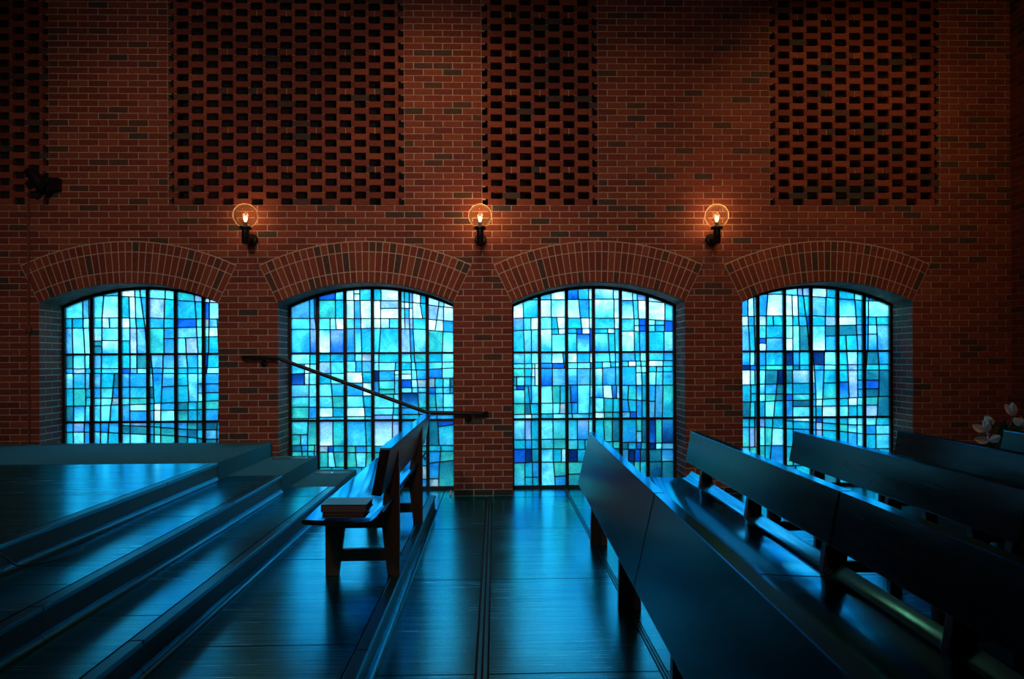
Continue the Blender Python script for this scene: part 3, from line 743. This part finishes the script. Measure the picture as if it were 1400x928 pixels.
def make_pew(length, frames):
    r = empty('pew')
    pr = [(-.47, .43), (-.455, .434), (-.28, .424), (-.13, .418), (-.095, .424), (-.066, .445), (-.040, .480), (-.028, .470), (-.055, .425), (-.085, .402), (-.13, .392), (-.28, .396), (-.455, .406), (-.47, .416)]
    n = 14; mb = MB()
    mb.v = [(x, 0, z) for x, z in pr]+[(x, -length, z) for x, z in pr]
    for a, c in zip(range(0, 6), range(13, 7, -1)):
        mb.f += [(a, a+1, c-1, c), (n+a, n+c, n+c-1, n+a+1)]
    for i in range(n): mb.f.append((i, (i+1) % n, n+(i+1) % n, n+i))
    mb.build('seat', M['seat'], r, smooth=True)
    MB().prism([(-.093, .563), (-.045, .815), (.011, .815), (-.041, .556)], 0, -length).build('backrest', M['pew'], r, bevel=.004)
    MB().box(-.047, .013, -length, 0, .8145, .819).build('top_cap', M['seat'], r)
    for y in frames: post_parts(r, y)
    return r
lp = make_pew(2.32, (-.59, -1.89)); lp.location = (4.147, -1.16, .145)
tag(lp, 'single wooden pew on the low platform left of the aisle, books on its seat', 'pew')
hk = MB(); hk.tube([(0, 0, 0), (.004, 0, -.02), (.012, 0, -.03)], .003, 6); hk.lathe([(.004, -.012), (.012, -.006), (.012, .006), (.004, .012)], (.014, 0, -.038), 'z', 12)
hk.build('coat_hook', M['steel'], lp, loc=(.012, -.62, .55), smooth=True)
row = make_pew(2.63, (-.45, -1.50, -2.56)); row_near = make_pew(2.63, (-.85, -1.90))
ROT = R(-1.28)
def place(o, xtop, y, sect):
    o.rotation_euler.z = ROT*1.0
    px, py = xtop+.045, y
    d = sect*2.645
    o.location = (px+math.sin(ROT)*d*1.0, py-math.cos(ROT)*d, 0)
rows = [(6.398, -1.41, 'first full pew behind the front screen, its seat in view, right of the aisle'),
        (7.278, -1.44, 'second pew row right of the aisle, in front of the fourth window'),
        (8.137, -1.50, 'third pew row at the right, end just under the right jamb of the fourth window'),
        (9.03, -1.53, 'rearmost pew at the right edge, beside the white flowers')]
k = 0
for i, (x, y, lab) in enumerate(rows):
    for s_ in ((0, 1) if i < 2 else (0,)):
        o = row if k == 0 else (row_near if k == 1 else copy_tree(row_near if s_ else row)); k += 1
        place(o, x, y, s_)
        tag(o, lab if s_ == 0 else ['near continuation of the first full pew towards the lower right corner', 'near continuation of the second pew row at the right edge'][i], 'pew', 'pews in rows right of the aisle')
# front screen ahead of the first row
def make_screen(length, legs):
    r = empty('pew_front_screen')
    MB().prism([(-.099, .38), (0, .815), (.045, .815), (-.054, .372)], 0, -length).build('panel', M['pew'], r, bevel=.004)
    MB().box(-.002, .047, -length, 0, .8145, .819).build('top_cap', M['seat'], r)
    for y in legs:
        MB().prism([(-.055, 0), (.075, 0), (.075, .70), (.02, .74), (-.045, .42)], y-.0225, y+.0225).build('leg', M['frame'], r, bevel=.003)
    MB().box(.0, .05, -length+.2, -.3, .50, .58).build('rear_rail', M['pew'], r)
    return r
sc = make_screen(2.635, (-.52, -1.88)); place(sc, 5.527-.045, -1.41, 0)
tag(sc, 'tall slanted wooden screen panel right of the aisle, its far end before the third window', 'pew front')
sc2 = copy_tree(sc); place(sc2, 5.527-.045, -1.41, 1)
tag(sc2, 'near slanted wooden screen panel beyond the seam, running out of the bottom of the picture', 'pew front')

# books on the single pew
def book(name, x0, x1, y0, y1, z, t, cover, label, rz=0):
    cxx, cyy = (x0+x1)/2, (y0+y1)/2; L, D = (x1-x0)/2, (y1-y0)/2
    r = empty(name, (cxx, cyy, z), rz); tag(r, label, 'book', 'books stacked on the pew')
    c = MB(); c.box(-L, L, -D, D, 0, .003); c.box(-L, L, -D, D, t-.003, t); c.box(-L, -L+.003, -D, D, 0, t)
    c.build('cover', cover, r, bevel=.001)
    MB().box(-L+.003, L-.006, -D+.004, D-.004, .003, t-.003).build('pages', M['pages'], r)
M['pages'] = simple('book pages', (.10, .09, .08), .8)
M['cov1'] = simple('black book cover', (.02, .022, .026), .35, noise=.2, scale=60)
M['cov2'] = simple('dark red book cover', (.05, .022, .022), .5, noise=.2, scale=60)
zs = .145+.4345
book('book', 3.785, 4.015, -3.46, -3.30, zs, .016, M['cov2'], 'thin dark book at the bottom of the stack on the single pew')
book('book', 3.782, 4.012, -3.455, -3.29, zs+.0165, .014, M['cov2'], 'thin maroon book in the middle of the stack on the single pew', .02)
book('book', 3.775, 4.025, -3.45, -3.26, zs+.031, .042, M['cov1'], 'thick black book on top of the stack on the single pew', -.02)

# ------------------------------------------------------------------ globe wall lamps
def globe_glass():
    m = bpy.data.materials.new('clear amber globe'); m.use_nodes = True; nt = m.node_tree; nt.nodes.clear()
    out = N(nt, 'ShaderNodeOutputMaterial'); tr = N(nt, 'ShaderNodeBsdfTransparent'); tr.inputs[0].default_value = (1, .93, .85, 1)
    gl = N(nt, 'ShaderNodeBsdfGlossy', Roughness=.04); fr = N(nt, 'ShaderNodeFresnel', IOR=1.27); mx = N(nt, 'ShaderNodeMixShader')
    tl = N(nt, 'ShaderNodeBsdfTranslucent'); tl.inputs[0].default_value = (1, .75, .5, 1); mx2 = N(nt, 'ShaderNodeMixShader'); mx2.inputs[0].default_value = .03
    nt.links.new(tr.outputs[0], mx2.inputs[1]); nt.links.new(gl.outputs[0], mx2.inputs[2])
    nt.links.new(fr.outputs[0], mx.inputs[0]); nt.links.new(mx2.outputs[0], mx.inputs[1]); nt.links.new(tl.outputs[0], mx.inputs[2])
    nt.links.new(mx.outputs[0], out.inputs[0]); return m
def emis(name, col, s):
    m = bpy.data.materials.new(name); m.use_nodes = True; nt = m.node_tree; nt.nodes.clear()
    out = N(nt, 'ShaderNodeOutputMaterial'); e = N(nt, 'ShaderNodeEmission', Color=(*col, 1), Strength=s); nt.links.new(e.outputs[0], out.inputs[0]); return m
M['globe'] = globe_glass(); M['bulb'] = emis('glowing bulb', (1, .72, .36), 9.0)
def lamp():
    r = empty('wall_lamp')
    MB().lathe([(.062, 0), (.062, -.018), (.05, -.028), (.02, -.03)], (0, 0, 0), 'y', 28).build('wall_plate', M['black'], r, smooth=True)
    a = MB(); a.tube([(0, -.02, -.0), (0, -.10, -.005), (0, -.17, -.005), (0, -.19, .0)], .026, 14); a.lathe([(.030, -.075), (.037, -.065), (.037, .07), (.030, .075)], (0, -.19, .0), 'z', 20)
    a.build('arm', M['black'], r, smooth=True)
    MB().lathe([(.055, .075), (.062, .082), (.062, .098), (.05, .102)], (0, -.19, 0), 'z', 28).build('collar', M['black'], r, smooth=True)
    MB().lathe([(.022, .10), (.022, .145), (.016, .15)], (0, -.19, 0), 'z', 16).build('socket', M['frame'], r, smooth=True)
    MB().lathe([(.008, .148), (.012, .16), (.019, .178), (.017, .195), (.006, .205)], (0, -.19, 0), 'z', 16).build('bulb', M['bulb'], r, smooth=True)
    rad = .122; cz = .10+rad*.93; pf = []
    for i in range(21):
        t = R(158)-R(158)*i/20
        pf.append((max(.001, rad*math.sin(t)), cz+rad*math.cos(t)))
    MB().lathe(pf, (0, -.19, 0), 'z', 40).build('globe', M['globe'], r, smooth=True)
    return r
LPOS = [(2.196, 'leftmost globe wall lamp, between the first and second windows'), (4.582, 'middle globe wall lamp, between the second and third windows'), (7.030, 'rightmost globe wall lamp, between the third and fourth windows')]
l0 = lamp()
for i, (x, lab) in enumerate(LPOS):
    o = l0 if i == 0 else copy_tree(l0)
    o.location = (x, -.004, 2.70); tag(o, lab, 'wall lamp', 'globe wall lamps')
    d = bpy.data.lights.new('bulb_light', 'POINT'); d.energy = 1.8; d.color = (1, .50, .20); d.shadow_soft_size = .03
    q = bpy.data.objects.new('bulb_light', d); C.objects.link(q); q.parent = o; q.location = (0, -.19, .215)

# ------------------------------------------------------------------ handrail
hr = empty('handrail', (3.3, 0, 1.1)); tag(hr, 'black handrail sloping down across the second window', 'handrail')
off = Vector((3.3, 0, 1.1))
pts = [(2.10, -.02, 1.475), (2.11, -.055, 1.475), (2.135, -.08, 1.475), (2.47, -.08, 1.467), (2.50, -.08, 1.455), (4.00, -.08, .897), (4.03, -.08, .889), (4.60, -.08, .874), (4.63, -.055, .874), (4.64, -.02, .874)]
MB().tube([tuple(Vector(p)-off) for p in pts], .020, 12).build('rail', M['black'], hr, smooth=True)
for x, z in ((2.316, 1.407), (4.445, .812)):
    br = MB(); br.lathe([(.036, 0), (.036, -.012), (.02, -.016)], Vector((x, 0, z))-off, 'y', 20)
    br.tube([tuple(Vector(p)-off) for p in ((x, -.01, z), (x, -.06, z), (x, -.08, z+.02), (x, -.08, z+.055))], .009, 8)
    br.build('bracket', M['black'], hr, smooth=True)

# ------------------------------------------------------------------ spotlight, conduit and box on the left
sp = empty('spotlight', (.06, 0, 3.33)); tag(sp, 'small black spotlight clamped to the wall above the first window', 'spotlight')
MB().box(-.03, .03, -.02, 0, -.05, .05).build('mounting_plate', M['black'], sp)
y_ = MB(); y_.tube([(0, -.01, 0), (0, -.08, 0)], .012, 8); y_.tube([(-.09, -.16, -.01), (-.09, -.08, 0), (.09, -.08, 0), (.09, -.16, -.01)], .007, 6); y_.build('yoke', M['steel2'] if 'steel2' in M else M['black'], sp, smooth=True)
hd = MB(); hd.lathe([(.03, .09), (.055, .07), (.06, 0), (.075, -.06), (.078, -.09), (.06, -.09), (.05, -.03)], (0, 0, 0), 'z', 20)
o = hd.build('lamp_head', M['black'], sp, smooth=True, loc=(0, -.16, -.01)); o.rotation_euler = (R(35), R(-25), 0)
for s_ in (-1, 1):
    o = MB().box(-.03, .03, -.003, .003, -.045, .045).build('barn_door', M['black'], sp, loc=(.04+.06*s_, -.20, -.11)); o.rotation_euler = (0, R(35*s_), 0)
bx2 = MB(); bx2.box(-.05, .05, -.07, 0, -.06, .06); o = bx2.build('ballast_box', M['black'], sp, loc=(.13, 0, -.06)); 
cd = empty('conduit', (-.10, 0, .59)); tag(cd, 'thin brick-coloured conduit running down the wall at the left', 'conduit')
M['cond'] = simple('painted conduit', (.22, .065, .045), .55)
MB().tube([(0, -.014, 0), (0, -.014, 2.56)], .009, 10).build('pipe', M['cond'], cd, smooth=True)
MB().box(-.03, .03, -.03, -.002, 1.155, 1.215).build('junction_box', M['cond'], cd, bevel=.003)
for z in (.45, .9, 1.5, 1.95, 2.35): MB().box(-.018, .018, -.02, -.002, z, z+.012).build('clip', M['steel'], cd)
cb = MB().tube([(2.36, -4.4, .592), (2.392, -4.1, .594), (2.415, -3.95, .54), (2.425, -3.87, .465), (2.46, -3.80, .443), (2.50, -3.74, .442), (2.54, -3.6, .441), (2.50, -3.45, .441)], .004, 6).build('cable', M['black'], smooth=True)
tag(cb, 'thin black cable drooping over the step at the left edge', 'cable')

# ------------------------------------------------------------------ flowers at the right
M['petal'] = simple('white petal', (.75, .72, .66), .6); M['stem'] = simple('green leaf', (.05, .12, .04), .5)
fw = empty('flower_arrangement', (9.62, -.75, -.0)); tag(fw, 'white flowers with green leaves behind the rearmost pew', 'flowers')
MB().lathe([(.09, 0), (.12, .05), (.13, .35), (.10, .42), (.11, .45), (.09, .44)], (0, 0, 0), 'z', 24).build('vase', M['nose'], fw, smooth=True)
FL = [(-.19, .75, -50, .11), (-.12, .81, 40, .10), (-.14, .66, -100, .12), (.10, .90, 0, .13), (.18, .80, 60, .1)]
def blade(l, wd, bend):
    mb = MB(); n = 8
    for i in range(n+1):
        t = i/n; ww = wd*math.sin(math.pi*min(1, t*.9+.05))**.8; z = l*t; y = bend*t*t
        mb.v += [(-ww, y, z), (0, y+ww*.5, z), (ww, y, z)]
    for i in range(n):
        a = 3*i; mb.f += [(a, a+1, a+4, a+3), (a+1, a+2, a+5, a+4)]
    return mb
for x, z, ang, l in FL:
    MB().tube([(0, 0, .40), (x*.5, 0, .40+(z-.4)*.6), (x, 0, z-.02)], .005, 6).build('stem', M['stem'], fw, smooth=True)
    for j in range(3):
        o = blade(l, .038, .02).build('petal', M['petal'], fw, smooth=True, loc=(x, 0, z-.03)); o.rotation_euler = (R(-15+15*j), R(ang*.6+(j-1)*20), R(120*j))
for i in range(12):
    a = i*30; o = blade(.30+.06*(i % 3), .03, .05).build('leaf', M['stem'], fw, smooth=True, loc=(.05*math.sin(i), 0, .46+.02*(i % 4))); o.rotation_euler = (R(20*math.sin(i*2.1)), R(-42+7.5*i), R(a))

# ------------------------------------------------------------------ garden outside the windows
g = MB().box(-30, 40, .6, 60, -.4, -.25).build('lawn', M['ground']); tag(g, 'lawn outside behind the stained glass', 'lawn', kind='structure')
def shrub(x, y, r, hgt, label):
    mb = MB()
    for i in range(1500):
        a = random.uniform(0, 6.283); e = random.uniform(0, 1); rr = r*(.55+.45*random.random())*math.sqrt(max(.05, 1-(e-.4)**2*1.6))
        c = Vector((rr*math.cos(a), rr*math.sin(a), hgt*e)); s_ = random.uniform(.03, .07)
        u = Vector((random.gauss(0, 1), random.gauss(0, 1), random.gauss(0, 1))).normalized(); v = u.orthogonal().normalized()
        mb.quad(c-u*s_, c+v*s_*.5, c+u*s_, c-v*s_*.5)
    o = empty('shrub', (x, y, -.25)); tag(o, label, 'shrub', 'shrubs outside the windows')
    mb.build('foliage', M['leaf'], o)['kind'] = 'stuff'
    MB().tube([(0, 0, 0), (.02, 0, hgt*.6)], [.04, .015], 7).build('stem', M['frame'], o)
shrub(.6, 2.4, .9, 1.0, 'dim green shrub outside the first window')
shrub(4.0, 1.9, .8, 1.35, 'dim green shrub outside the lower right of the second window')
shrub(6.3, 1.8, 1.0, 1.25, 'dim green shrub outside the lower right of the third window')
shrub(8.6, 2.6, .9, .8, 'dim green shrub outside the fourth window')
